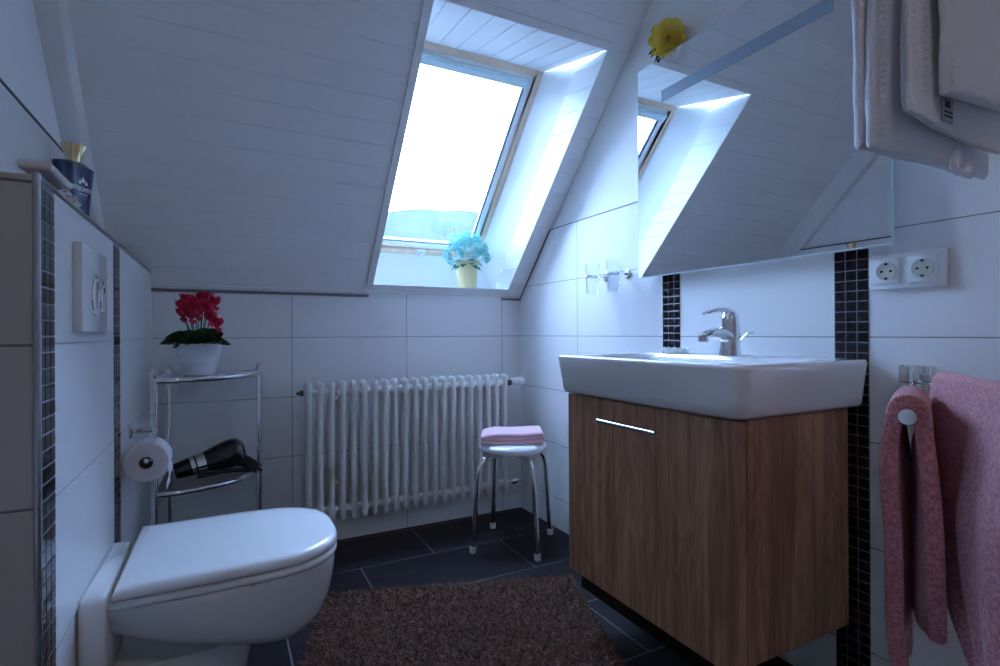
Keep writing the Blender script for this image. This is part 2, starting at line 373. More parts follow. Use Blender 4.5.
# distant hillside seen through the glass
b = BM(); n1, n2 = 60, 8; g = []
for i in range(n1):
    row = []
    for j in range(n2):
        a = math.radians(-20+80*i/(n1-1)); rr = 500+j*60
        top = 92+52*math.sin(i*.09-1.2)+12*noise.noise(V((i*.3, 0, 0)))+5*noise.noise(V((i*1.1, 3, 0)))
        z = -60+(top+60)*math.sin(min(j/2, 1)*math.pi/2)
        row.append(b.verts.new((rr*math.sin(a), rr*math.cos(a), z + 3*noise.noise(V((i*.7, j*.9, 2))))))
    g.append(row)
for i in range(n1-1):
    for j in range(n2-1): b.faces.new((g[i][j], g[i+1][j], g[i+1][j+1], g[i][j+1]))
struct(b, 'hillside', hill_m, smooth=True)

# ------------------------------------------------------------------ radiator
rad = thing('radiator', 'white tubular column radiator on the wall below the skylight', 'radiator', (.74, 2.29, .13))
NR = 21; rx0, rx1 = .300, 1.200; zb, zt = .128, .706; yf, yk = 2.262, 2.290
for i in range(NR):
    x = rx0+(rx1-rx0)*i/(NR-1); b = BM()
    for yy in (yf, yk):
        zz = [zb+.0, zb+.006, zb+.02, zb+.05, zb+.085, zt-.085, zt-.05, zt-.018, zt-.005, zt]
        rw = [.004, .010, .0128, .0135, .0120, .0120, .0135, .0145, .011, .003]
        loops = []
        for z, r_ in zip(zz, rw):
            loops.append([V((x+math.cos(2*math.pi*k/14)*r_, yy+math.sin(2*math.pi*k/14)*r_*1.15, z)) for k in range(14)])
        loft(b, loops)
    for z in (zb+.045, zt-.045):
        loft(b, [[V((x+math.cos(2*math.pi*k/16)*.018*q, yy, z+math.sin(2*math.pi*k/16)*.024*q)) for k in range(16)] for yy, q in ((yf, .8), (yf+.01, 1), (yk-.01, 1), (yk, .8))])
    if i < NR-1:
        p = (rx1-rx0)/(NR-1)
        for z in (zb+.045, zt-.045): lathe(b, [(.016, 0), (.0175, p*.4), (.0145, p*.44), (.0145, p*.56), (.0175, p*.6), (.016, p)], (x, (yf+yk)/2-.004, z), V((1, 0, 0)), 16)
    finish(b, 'radiator_section', rad_m, rad, ang=50)
b = BM(); lathe(b, [(.008, 0), (.012, .004), (.012, .016), (.006, .018), (.006, .03)], (rx0-.014, 2.285, zt-.045), V((-1, 0, 0)), 12); finish(b, 'bleed_plug', nmat('dark_metal', (.1, .1, .1), .35, metal=1), rad)
for z, y_ in ((zt-.10, 2.34), (zb+.12, 2.34)):
    for x in (.42, 1.06):
        b = BM(); box(b, x-.012, x+.012, 2.31, D-.001, z-.02, z+.02, .003); finish(b, 'wall_bracket', rad_m, rad)
b = BM(); tube(b, [(1.212, 2.285, zt-.045), (1.24, 2.285, zt-.045), (1.248, 2.285, zt-.045)], [.011, .011, .013], 14); box(b, 1.226, 1.246, 2.272, 2.298, zt-.06, zt-.032, .004); finish(b, 'valve_body', nmat('valve_dark', (.12, .12, .13), .3, metal=1), rad)
b = BM(); lathe(b, [(.010, 0), (.0165, .006), (.0185, .014), (.0185, .03), (.0170, .034), (.0200, .038), (.0200, .062), (.016, .068), (.0, .069)], (1.247, 2.285, zt-.043), V((1, -.12, .03)), 24); finish(b, 'thermostat_head', nmat('thermostat_white', (.85, .86, .86), .35), rad)
b = BM(); tube(b, [(1.212, 2.285, zb+.045), (1.262, 2.285, zb+.045)], .009, 12); tube(b, [(1.244, 2.285, zb+.045), (1.244, D-.005, zb+.045)], .009, 12)
lathe(b, [(.012, 0), (.014, .004), (.014, .02), (.008, .022), (.008, .034)], (1.25, 2.285, zb+.045), V((.9, -.3, .1)), 14); finish(b, 'return_valve', chrome, rad)
for z in (zt-.045,):
    b = BM(); tube(b, [(1.238, 2.285, z), (1.238, 2.34, z), (1.238, D-.003, z)], .008, 12); finish(b, 'supply_pipe', chrome, rad)

# ------------------------------------------------------------------ corner rack
rk = thing('corner_rack', 'chrome corner rack with curved shelves standing between toilet and radiator', 'rack', (-.19, 2.32, 0))
P1, P2, P3 = V((-.204, 2.030, 0)), V((-.190, 2.335, 0)), V((.121, 2.335, 0))
for p in (P1, P2, P3):
    b = BM(); tube(b, [p+V((0, 0, .0)), p+V((0, 0, .772))], .0108, 16); 
    lathe(b, [(.0115, 0), (.0125, .003), (.0125, .020), (.010, .023), (.004, .027), (.0045, .030), (.0, .033)], p+V((0, 0, .760)), n=16)
    for z in (.30, .352, .382, .62 if p is P1 else .43, ): lathe(b, [(.0098, 0), (.012, .001), (.012, .006), (.0098, .007)], p+V((0, 0, z)), n=16)
    finish(b, 'post', chrome, rk)
    b = BM(); lathe(b, [(.012, 0), (.013, .01), (.010, .014)], p, n=14); finish(b, 'foot', rubber, rk)
def shelf_curve(z, inset=0, n=24):
    pts = []
    for i in range(n+1):
        a = math.pi/2*i/n; e = 2.25
        cx_, sx_ = math.cos(a)**(2/e), math.sin(a)**(2/e)
        pts.append(V((P2.x+(P3.x-P2.x-inset)*sx_ + (P1.x-P2.x)*cx_*(1-sx_), P2.y+(P1.y-P2.y+inset)*cx_, z)))
    return pts
for z, nm in ((.753, 'top_shelf'), (.382, 'shelf'), (.06, 'shelf')):
    b = BM(); cu = shelf_curve(z)
    lo_ = [p+V((0, 0, -.010)) for p in cu]; hi = [p+V((0, 0, .010)) for p in cu]; inn = shelf_curve(z+.010, .006); inl = shelf_curve(z-.010, .006)
    if nm == 'top_shelf': 
        for q in (cu, lo_, hi, inn, inl): pass
    tube(b, cu, .0105 if nm == 'top_shelf' else .0085, 14)
    tube(b, [P1+V((0, 0, z)), P2+V((0, 0, z))], .005, 8); tube(b, [P2+V((0, 0, z)), P3+V((0, 0, z))], .005, 8)
    rim = finish(b, 'shelf_rim', chrome, rk)
    b = BM(); cu = shelf_curve(z+.004, .006); pts = cu+[V((P3.x, P2.y+.005, z+.004))]+[V((P2.x-.005, P2.y+.005, z+.004)), V((P1.x, P1.y+.02, z+.004))]
    loft(b, [[p+V((0, 0, -.003)) for p in pts], [p+V((0, 0, .003)) for p in pts]]); finish(b, 'shelf', shelf_w if nm == 'top_shelf' else smoke, rk, smooth=False)

# ------------------------------------------------------------------ plants
def pot(bm, c, r0, r1, h, ribs=0):
    prof = [(r0*.9, 0), (r0, .003)]
    if ribs:
        for i in range(ribs*6+1):
            t = i/(ribs*6); prof.append((r0+(r1-r0)*t+.0014*math.sin(t*ribs*2*math.pi), .004+t*(h-.012)))
    prof += [(r1*1.0, h-.006), (r1*1.02, h), (r1*.96, h), (r1*.92, h-.012)]
    lathe(bm, prof, c, n=40, cap1=False)
def leaf(bm, base, dirv, ln, wd, droop=.3, curl=.15, heart=False, n=7, twist=0):
    d = V(dirv).normalized(); side = d.cross(V((0, 0, 1)));
    if side.length < .1: side = V((1, 0, 0))
    side.normalize(); side = (Matrix.Rotation(twist, 3, d) @ side); upv = side.cross(d).normalized(); prev = None
    for i in range(n+1):
        t = i/n; c = V(base)+d*(ln*t)+V((0, 0, -droop*ln*t*t))
        w_ = wd*(math.sin(math.pi*min(1, t*.93+.07))**(.7 if heart else 1.0))*(1.15-.5*t if heart else 1)
        if i == n: w_ = wd*.04
        row = [bm.verts.new(c-side*w_+upv*curl*w_), bm.verts.new(c-side*w_*.5+upv*curl*w_*.2), bm.verts.new(c), bm.verts.new(c+side*w_*.5+upv*curl*w_*.2), bm.verts.new(c+side*w_+upv*curl*w_)]
        if prev:
            for k in range(4): bm.faces.new((prev[k], prev[k+1], row[k+1], row[k]))
        prev = row
# cyclamen on the rack
pc = V((-.083, 2.165, .7605))
cyc = thing('potted_cyclamen', 'red cyclamen in a ribbed white pot on the chrome corner rack', 'plant', pc)
b = BM(); pot(b, pc, .051, .075, .110, ribs=3); finish(b, 'pot', pot_w, cyc, ang=60)
b = BM(); lathe(b, [(.0, .094), (.067, .094), (.068, .098), (.0, .108)], pc, n=24); finish(b, 'soil', soil, cyc)
b = BM(); rnd = random.Random(3)
for i in range(60):
    a = i*2.4; q = math.sqrt((i+2)/62); ang = V((math.cos(a), math.sin(a), 0))
    base = pc+ang*.060*q+V((0, 0, .100+.030*(1-q)+.006*rnd.random()))
    leaf(b, base, ang*(.35+.75*q)+V((rnd.uniform(-.2, .2), rnd.uniform(-.2, .2), .75-.35*q)), .048+.016*rnd.random(), .024+.008*rnd.random(), .30, .12, heart=True)
for dx, dy, dz, vx, vz, ln, wd_, tw in ((-.030, -.020, .128, -1, .10, .088, .026, 1.0), (-.015, -.035, .130, -.8, .55, .060, .026, .9), (.020, -.030, .125, .9, .05, .085, .022, -1.0), (.010, -.030, .130, .6, .75, .062, .030, -.9), (.030, -.010, .135, .9, .55, .058, .026, -1.1), (-.035, .0, .130, -.9, .35, .070, .024, 1.1), (.0, -.045, .118, -.3, .3, .045, .026, .6), (.025, -.045, .118, .5, .15, .048, .024, -.6), (-.03, -.045, .116, -.6, -.05, .050, .024, .7)):
    leaf(b, pc+V((dx, dy, dz)), (vx, -.25, vz), ln, wd_, .30, .12, heart=True, twist=tw)
o = finish(b, 'foliage', leaf_d, cyc, ang=180)
heads = [(-.047, -.03, .215), (-.028, .01, .235), (-.008, -.02, .222), (.015, .0, .228), (.030, -.02, .205), (.0, -.03, .195), (-.048, .0, .190), (.05, .02, .232), (.058, -.01, .155), (.012, .02, .245), (-.02, -.04, .182), (.038, -.03, .175), (-.035, -.02, .236), (.026, .02, .245)]
for hx, hy, hz in heads:
    hz += .012; hp = pc+V((hx, hy, hz)); b = BM()
    tube(b, smooth_path([pc+V((hx*.3, hy*.3, .11)), pc+V((hx*.7, hy*.8, .11+(hz-.11)*.6)), hp+V((0, 0, .006)), hp+V((.004, 0, -.002))], 4), .0016, 6); finish(b, 'stem', leaf_d, cyc)
    b = BM()
    for k in range(5):
        a = k*1.257+hx*40; dv = V((math.cos(a)*.55, math.sin(a)*.55, 1 if k % 2 else .7))
        leaf(b, hp, dv, .042, .021, -.05, .35, n=5)
    leaf(b, hp, V((.2, -.6, -.6)), .024, .013, .1, .3, n=5)
    finish(b, 'flower', petal_r, cyc, ang=180)
# turquoise hydrangea on the sill
hc = V((1.088, 2.450, sill_t))
hy_ = thing('potted_hydrangea', 'pale turquoise flowers in a cream pot on the skylight sill', 'plant', hc)
b = BM(); lathe(b, [(.040, 0), (.043, .003), (.050, .06), (.056, .122), (.0585, .128), (.0585, .138), (.054, .138), (.052, .12)], hc, n=36, cap1=False); finish(b, 'pot', pot_y, hy_, ang=60)
b = BM(); lathe(b, [(.0, .115), (.051, .115), (.0, .125)], hc, n=20); finish(b, 'soil', soil, hy_)
b = BM()
for i in range(26):
    a = i*2.4; ang = V((math.cos(a), math.sin(a), 0)); leaf(b, hc+ang*.025+V((0, 0, .13)), ang+V((0, 0, .9-.05*i)), .06, .018, .4, .1)
finish(b, 'foliage', leaf_t, hy_, ang=180)
rnd = random.Random(5)
for k, (fx, fy, fz, fr) in enumerate([(-.062, -.02, .205, .028), (-.020, -.035, .225, .034), (.030, -.02, .235, .030), (.068, -.01, .200, .028), (.040, -.045, .190, .026), (-.045, -.05, .170, .024), (0, .02, .250, .032), (.085, .0, .165, .024), (-.085, 0, .165, .022), (.012, -.05, .170, .022), (-.05, .02, .24, .028), (.055, .02, .24, .024), (-.075, -.02, .135, .018)]):
    b = BM(); fx *= 1.28; fz = .14+(fz-.14)*1.15; fr *= 1.08; c_ = hc+V((fx, fy, fz)); q = 26
    for i in range(q):
        z_ = 1-2*(i+.5)/q; a = i*2.4; d_ = V((math.cos(a)*math.sqrt(1-z_*z_), math.sin(a)*math.sqrt(1-z_*z_), z_))
        leaf(b, c_+d_*fr*.35, d_+V((rnd.uniform(-.4, .4), rnd.uniform(-.4, .4), rnd.uniform(-.3, .3))), fr*.85, fr*.42, .1, .3, n=4)
    tube(b, [hc+V((fx*.3, fy*.3, .12)), c_], .0016, 5)
    finish(b, 'bloom', hyd, hy_, ang=180)
# yellow rose on top of the mirror
fc = V((1.343, 1.330, 1.895))
fl = thing('artificial_rose', 'yellow artificial rose lying on top of the mirror', 'flower', (1.343, 1.33, 1.842))
FF = V((-.66, -.66, -.20)).normalized(); Fa = FF.cross(V((0, 0, 1))).normalized(); Fb = Fa.cross(FF)
b = BM()
for ringk, (n_, rr, tilt, ln, wd_) in enumerate(((9, .010, .10, .056, .026), (9, .009, .45, .050, .023), (8, .008, .85, .042, .020), (7, .006, 1.5, .034, .015), (5, .003, 3.0, .028, .011))):
    for i in range(n_):
        a = 2*math.pi*i/n_+ringk*.5; rd = Fa*math.cos(a)+Fb*math.sin(a); dd = (rd+FF*tilt).normalized(); sdv = FF.cross(rd).normalized(); prev = None
        for q in range(8):
            t = q/7; c_ = fc+FF*(.006+.004*ringk)+rd*rr+dd*(ln*t)+FF*(.012*t*t)-FF*.020*max(0, t-.6)*(1 if ringk < 2 else 0)
            wq = wd_*max(.12, math.sin(math.pi*(t*.80+.12)))*(1+.08*math.sin(i*7+q))
            row = [b.verts.new(c_+sdv*wq*k_+FF*(.45*wq*k_*k_+.0035*math.sin(i*5+q*2+k_*4)+.004*(i%2))) for k_ in (-1, -.5, 0, .5, 1)]
            if prev:
                for k_ in range(4): b.faces.new((prev[k_], prev[k_+1], row[k_+1], row[k_]))
            prev = row
finish(b, 'petals', petal_y, fl, ang=180)
b = BM()
for i in range(14):
    a = i*2.4; leaf(b, fc+FF*.026, FF*.9+(Fa*math.cos(a)+Fb*math.sin(a))*.6, .012, .006, 0, .3, n=4)
finish(b, 'flower_heart', petal_o, fl, ang=180)
b = BM()
for a, z_ in ((.9, -.45), (.6, -.8), (-.8, -.5), (-.9, -.2), (.95, -.7), (.1, -.9), (-.5, -.9)):
    leaf(b, fc+FF*.004, Fa*a+Fb*z_, .074, .020, .05, .2)
tube(b, [fc, (1.345, 1.33, 1.846), (1.345, 1.25, 1.846)], .0025, 6)
finish(b, 'leaves', leaf_d, fl, ang=180)

# ------------------------------------------------------------------ mirror
mi = thing('wall_mirror', 'large rectangular wall mirror with a frosted light strip above the washbasin', 'mirror', (1.33, 1.05, 1.095))
my0, my1, mz0, mz1, mx = .643, 1.464, 1.096, 1.843, 1.325
b = BM(); box(b, mx+.0005, mx+.006, my0, my1, mz0, mz1, .0005, 1); finish(b, 'glass_edge', nmat('mirror_edge', (.62, .76, .78), .15), mi, smooth=False)
b = BM(); quad(b, (mx, my0+.003, mz0+.003), (mx, my1-.003, mz0+.003), (mx, my1-.003, mz1-.003), (mx, my0+.003, mz1-.003)); finish(b, 'mirror_glass', mirror_m, mi, smooth=False)
b = BM(); box(b, mx-.0012, mx-.0002, .771, 1.345, 1.688, 1.726); finish(b, 'frosted_strip', frost, mi, smooth=False)
b = BM(); box(b, mx+.006, R+.002, my0+.03, my1-.03, mz0+.03, mz1-.004); finish(b, 'backing_frame', white_pl, mi)

# ------------------------------------------------------------------ washbasin
ba = thing('washbasin', 'white rectangular ceramic washbasin on the wooden wall cabinet', 'washbasin', (1.13, 1.03, .72))
bx0, bx1, by0, by1, bz = .896, R, .702, 1.366, .8345
b = BM(); lp = []
for z, i, r in ((.7215, .034, .02), (.722, .026, .026), (.7245, .017, .032), (.732, .0115, .036), (.75, .0085, .038), (.79, .004, .036), (.825, .0, .034), (.832, .001, .034), (.8350, .005, .030), (.8355, .010, .028)):
    lp.append(rrect(bx0+i, bx1, by0+i, by1-i, r, z, 8))
for z, i, bk, r in ((.8352, .030, .125, .05), (.832, .034, .129, .05), (.815, .042, .137, .06), (.775, .060, .15, .07), (.750, .09, .17, .08), (.744, .16, .22, .06)):
    lp.append(rrect(bx0+i, bx1-bk, by0+i*1.3, by1-i*1.3, r, z, 8))
loft(b, lp); finish(b, 'basin_body', ceramic, ba, ang=50)
b = BM(); lathe(b, [(.0, 0), (.020, 0), (.022, .002), (.016, .004), (.014, .001), (.0, .001)], (1.08, 1.03, .7435), n=24); finish(b, 'drain', chrome, ba)
# mixer tap
fx, fy, fz = 1.27, 1.03, .8345
ta = thing('mixer_tap', 'chrome single lever mixer tap on the rear of the washbasin', 'tap', (fx, fy, fz))
b = BM(); prof = []
body = [(0, .0300, .0290, 0), (.004, .0295, .0285, 0), (.03, .0270, .0255, .002), (.055, .0265, .0245, .004), (.078, .0265, .0245, .004), (.090, .0255, .0240, .004)]
loft(b, [[V((fx+dx+rx_*math.cos(2*math.pi*k/28), fy+ry_*math.sin(2*math.pi*k/28), fz+z)) for k in range(28)] for z, rx_, ry_, dx in body])
sp_pts = smooth_path([(fx-.002, fy, fz+.052), (fx-.035, fy, fz+.063), (fx-.075, fy, fz+.064), (fx-.108, fy, fz+.057)], 5)
lps = []
for i, p in enumerate(sp_pts):
    t = i/(len(sp_pts)-1); ww = .022-.005*t; hh = .022-.012*t
    tg = (sp_pts[min(i+1, len(sp_pts)-1)]-sp_pts[max(i-1, 0)]).normalized(); upn = V((0, 1, 0)).cross(tg)
    lps.append([p+V((0, 1, 0))*ww*math.cos(2*math.pi*k/20)+upn*hh*math.sin(2*math.pi*k/20) for k in range(20)])
loft(b, lps); finish(b, 'tap_body', chrome, ta, ang=60)
b = BM(); lathe(b, [(.0135, .0), (.0135, -.014), (.0115, -.016), (.010, -.012)], (fx-.106, fy, fz+.056), n=20, cap1=True); finish(b, 'aerator', chrome, ta)
b = BM()
lathe(b, [(.0235, 0), (.0238, .006), (.0225, .020), (.018, .032), (.008, .039), (.0, .040)], (fx+.003, fy, fz+.088), V((-.10, 0, 1)), 28)
lv = smooth_path([(fx+.018, fy, fz+.108), (fx-.006, fy, fz+.125), (fx-.045, fy, fz+.130), (fx-.085, fy, fz+.122), (fx-.100, fy, fz+.118)], 5); lps = []
for i, p in enumerate(lv):
    t = i/(len(lv)-1); ww = (.018-.006*t)*(1 if t < .97 else .6); hh = .009-.0055*t
    tg = (lv[min(i+1, len(lv)-1)]-lv[max(i-1, 0)]).normalized(); upn = V((0, 1, 0)).cross(tg)
    lps.append([p+V((0, 1, 0))*ww*math.cos(2*math.pi*k/16)+upn*hh*math.sin(2*math.pi*k/16) for k in range(16)])
loft(b, lps); finish(b, 'lever', chrome, ta, ang=60)
b = BM(); tube(b, smooth_path([(fx+.032, fy-.004, fz), (fx+.034, fy-.006, fz+.035), (fx+.040, fy-.022, fz+.060), (fx+.048, fy-.040, fz+.066)], 4), [.0022]*9+[.003]*4, 8); finish(b, 'drain_rod', chrome, ta)
# wavy soap dish
sd = thing('soap_dish', 'small clear wavy-edged soap dish on the washbasin beside the tap', 'soap dish', (1.27, 1.23, bz))
b = BM(); rows = []
for k, (s_, z_) in enumerate(((.7, .0), (.8, .0), (1.0, .010), (1.06, .016), (1.0, .015), (.82, .004), (.3, .003))):
    rows.append([V((1.268+.030*s_*math.cos(2*math.pi*i/64), 1.232+.046*s_*math.sin(2*math.pi*i/64), bz+.001+z_+(.0035*math.sin(2*math.pi*i/64*13) if k in (2, 3, 4) else 0))) for i in range(64)])
loft(b, rows); finish(b, 'dish', nmat('clear_plastic', (.80, .86, .86), .25), sd)
b = BM(); box(b, 1.252, 1.284, 1.206, 1.256, bz+.005, bz+.012, .003); finish(b, 'soap', nmat('soap_white', (.8, .84, .84), .5), sd)

# ------------------------------------------------------------------ cabinet
ca = thing('vanity_cabinet', 'wall-hung wooden vanity cabinet with bar handle below the washbasin', 'cabinet', (1.11, 1.03, .19))
cx0, cx1, cy0, cy1, cz0, cz1 = .925, 1.300, .727, 1.331, .190, .7215
b = BM(); box(b, cx0+.0225, cx1, cy0+.0, cy1, cz0+.022, cz1, .001, 1)
box(b, cx1-.001, R, cy0+.06, cy0+.12, .60, .68); box(b, cx1-.001, R, cy1-.12, cy1-.06, .60, .68); finish(b, 'body', wood, ca, smooth=False)
b = BM(); box(b, cx0, cx0+.018, cy0, cy1, cz0, cz1-.004, .001, 1); dr = finish(b, 'drawer_front', wood, ca, smooth=False)
b = BM(); hz = .664; hx = cx0-.030
tube(b, [(hx, .934, hz), (hx, 1.150, hz)], .0055, 16); tube(b, [(hx, .950, hz), (cx0+.001, .950, hz)], .004, 10); tube(b, [(hx, 1.134, hz), (cx0+.001, 1.134, hz)], .004, 10)
finish(b, 'handle', chrome, dr)
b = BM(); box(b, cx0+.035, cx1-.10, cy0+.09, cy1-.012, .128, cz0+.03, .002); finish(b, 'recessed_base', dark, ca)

# ------------------------------------------------------------------ toilet
to = thing('toilet', 'white wall-hung toilet with closed lid below the flush plate', 'toilet', (-.05, 1.39, .1))
ty = 1.39
def dloop(xb_, xf, hw, z, n=48, e=2.35, split=.42, bw=None):
    """D-shaped outline, flat at xb_, round towards xf"""
    pts = []; xs = xb_+(xf-xb_)*split; bw = hw if bw is None else bw
    for i in range(n):
        a = math.pi*(i/(n-1))-math.pi/2; c_, s_ = max(math.cos(a), 0), math.sin(a)
        pts.append(V((xs+(xf-xs)*c_**(2/e), ty+hw*(abs(s_)**(2/e))*(1 if s_ > 0 else -1), z)))
    m = 8
    for i in range(1, m): t = i/m; pts.append(V((xs+(xb_-xs)*t, ty+hw+(bw-hw)*t*t, z)))
    for i in range(0, 9): t = i/8; pts.append(V((xb_, ty+bw-2*bw*t, z)))
    for i in range(1, m): t = i/m; pts.append(V((xb_+(xs-xb_)*t, ty-bw-(hw-bw)*t*t if False else ty-(bw+(hw-bw)*(1-(1-t)**2)), z)))
    return pts
b = BM(); lp = []
for z, xb_, xf, hw in ((.4045, -.184, .236, .182), (.4050, -.187, .243, .188), (.411, -.188, .244, .192), (.419, -.187, .243, .191), (.4255, -.184, .240, .186), (.4290, -.178, .229, .176), (.4310, -.16, .20, .150), (.4320, -.10, .13, .08)): lp.append(dloop(xb_, xf, hw, z, e=2.75, split=.5))
loft(b, lp); finish(b, 'lid', seatm, to, ang=70)
b = BM(); lp = []
for z, xb_, xf, hw in ((.3855, -.150, .235, .176), (.386, -.154, .241, .182), (.392, -.156, .244, .185), (.399, -.155, .242, .183), (.4015, -.150, .236, .177)): lp.append(dloop(xb_, xf, hw+.003, z, e=2.75, split=.5))
loft(b, lp); finish(b, 'seat', seatm, to, ang=70)
for s_ in (-1, 1):
    b = BM(); lathe(b, [(.012, 0), (.013, .002), (.013, .016), (.010, .018)], (-.178, ty+s_*.075, .388), n=18); tube(b, [(-.176, ty+s_*.05, .400), (-.176, ty+s_*.10, .400)], .008, 12)
    finish(b, 'hinge', chrome, to)
b = BM(); box(b, .045, .055, ty-.1835, ty-.1775, .380, .390, .001, 1); finish(b, 'seat_buffer', nmat('grey_buffer', (.6, .6, .58), .5), to)
b = BM(); lp = []
for z, xb_, xf, hw, bw in ((.198, -.235, .09, .08, .08), (.201, -.235, .13, .105, .09), (.208, -.235, .165, .130, .10), (.222, -.235, .193, .150, .105), (.25, -.235, .216, .164, .11), (.29, -.235, .231, .174, .12), (.33, -.235, .238, .180, .14), (.36, -.215, .241, .183, .150), (.378, -.215, .240, .184, .158), (.3835, -.213, .236, .181, .156), (.385, -.210, .224, .171, .150)):
    q_ = dloop(xb_, xf, hw, z, bw=bw, e=2.6); low = max(0, 1-(z-.198)/.187)
    for p in q_: p.z += .125*low*max(0, min(1, 1-(p.x+.235)/.36))**1.1
    lp.append(q_)
loft(b, lp)
lp = [dloop(-.235, xf, hw, z, bw=hw*.95, e=3) for z, xf, hw in ((.068, .025, .085), (.075, .032, .095), (.14, .045, .103), (.235, .062, .112))]
loft(b, lp)
finish(b, 'bowl', ceramic, to, ang=70)
# mounting plate and hinge ledge against the wall
b = BM(); lp = []
for x_, h0, h1, hw in ((L+.002, .07, .402, .158), (L+.012, .068, .407, .163), (-.205, .068, .4065, .163), (-.200, .072, .402, .160)):
    lp.append([V((x_, ty+y_, z_)) for y_, z_ in ((-hw, h0+.02), (-hw, h1-.012), (-hw+.012, h1), (hw-.012, h1), (hw, h1-.012), (hw, h0+.02), (hw-.02, h0), (-hw+.02, h0))])
loft(b, lp); box(b, -.204, -.150, ty-.120, ty+.120, .352, .386, .006); finish(b, 'mounting_plate', ceramic, to, ang=60)
# flush plate
fp = thing('flush_plate', 'white flush plate with two oval chrome-ringed buttons above the toilet', 'flush plate', (L, 1.32, .99))
b = BM(); box(b, L, L+.015, 1.212, 1.440, .908, 1.072, .0015); finish(b, 'plate', nmat('plate_white', (.80, .80, .79), .1, coat=.3), fp)
for yc_, ry, rz in ((1.318, .030, .040), (1.388, .024, .033)):
    b = BM()
    pts = [V((L+.0155, yc_+ry*math.cos(2*math.pi*i/40), .982+rz*math.sin(2*math.pi*i/40))) for i in range(41)]
    tube(b, pts, .0022, 8, cap=False); finish(b, 'button_ring', chrome, fp)
    b = BM(); loft(b, [[V((x_, yc_+(ry-.004)*q*math.cos(2*math.pi*i/32), .982+(rz-.004)*q*math.sin(2*math.pi*i/32))) for i in range(32)] for x_, q in ((L+.013, 1), (L+.0155, 1), (L+.0162, .9))]); finish(b, 'button', bpy.data.materials['plate_white'], fp)
# paper holder and roll
ph = thing('paper_holder', 'chrome toilet paper holder mounted on the low wall beside the rack', 'paper holder', (L, 1.85, .62))
b = BM(); lathe(b, [(.024, 0), (.024, .005), (.018, .008), (.009, .010), (.009, .055)], (L, 1.845, .625), V((1, 0, 0)), 24)
tube(b, smooth_path([(L+.05, 1.845, .625), (L+.062, 1.842, .622), (L+.060, 1.838, .600), (L+.058, 1.836, .575), (L+.058, 1.825, .565), (L+.058, 1.76, .564), (L+.058, 1.695, .564)], 5), .0062, 12)
finish(b, 'arm', chrome, ph)
tr = thing('toilet_roll', 'toilet paper roll hanging on the chrome holder beside the rack', 'toilet roll', (L+.058, 1.76, .56))
rc = V((L+.0565, 1.703, .5575)); b = BM()
lathe(b, [(.0165, 0), (.0505, 0), (.052, .002), (.052, .098), (.0505, .10), (.0165, .10)], rc, V((0, 1, 0)), 48, cap0=False, cap1=False); 
finish(b, 'paper', paper, tr, ang=50)
b = BM(); lathe(b, [(.0165, -.001), (.0165, .101), (.0152, .101), (.0152, -.001), (.0165, -.001)], rc, V((0, 1, 0)), 32, cap0=False, cap1=False); finish(b, 'cardboard_core', card, tr)
b = BM(); g = []
for t in range(13):
    a = math.radians(70-90*min(t/5, 1)); z_ = 0 if t <= 5 else -(t-5)*.0085
    rr = .053; px_ = rc.x+rr*math.cos(a)+(.003*math.sin((t-5)*.8) if t > 5 else 0); pz_ = rc.z+rr*math.sin(a)+z_
    g.append([V((px_, rc.y+.001+.098*k/4, pz_)) for k in range(5)])
vl = loft(b, g, False, False, closed=False); o = finish(b, 'loose_sheet', nmat('tissue_white', (.80, .80, .82), .95), tr, ang=180); s_ = o.modifiers.new('thickness', 'SOLIDIFY'); s_.thickness = .001

# ------------------------------------------------------------------ hair dryer
hd = thing('hair_dryer', 'black hair dryer with silver bands lying on the lower rack shelf', 'hair dryer', (-.02, 2.12, .38))
h0, h1, h2 = V((-.152, 2.105, .438)), V((-.055, 2.125, .453)), V((.030, 2.145, .477)); ax = (h2-h0).normalized()
b = BM(); lathe(b, [(.024, .010), (.026, .0), (.031, .040), (.034, .088), (.036, .096), (.045, .135), (.050, .165), (.0505, .185), (.046, .205), (.034, .219), (.0, .223)], h0, ax, 32); 
finish(b, 'barrel', black, hd, ang=50)
for a0, a1, r0, r1 in ((.046, .060, .0325, .0335), (.064, .092, .0335, .0365)):
    b = BM(); lathe(b, [(r0, a0), (r0+.0012, a0+.001), (r1+.0012, a1-.001), (r1, a1)], h0, ax, 32); finish(b, 'silver_band', chrome, hd)
b = BM(); hp_ = smooth_path([h0+ax*.175+V((0, 0, -.02)), V((.052, 2.13, .448)), V((.088, 2.115, .428)), V((.108, 2.105, .416))], 5)
tube(b, hp_, [.024-.0055*i/(len(hp_)-1) for i in range(len(hp_))], 18); finish(b, 'grip', black, hd, ang=60)
b = BM(); tube(b, smooth_path([(.108, 2.105, .416), (.118, 2.13, .402), (.09, 2.2, .3935), (.0, 2.24, .3935), (-.09, 2.2, .3935)], 8), .0035, 8); finish(b, 'cable', rubber, hd)

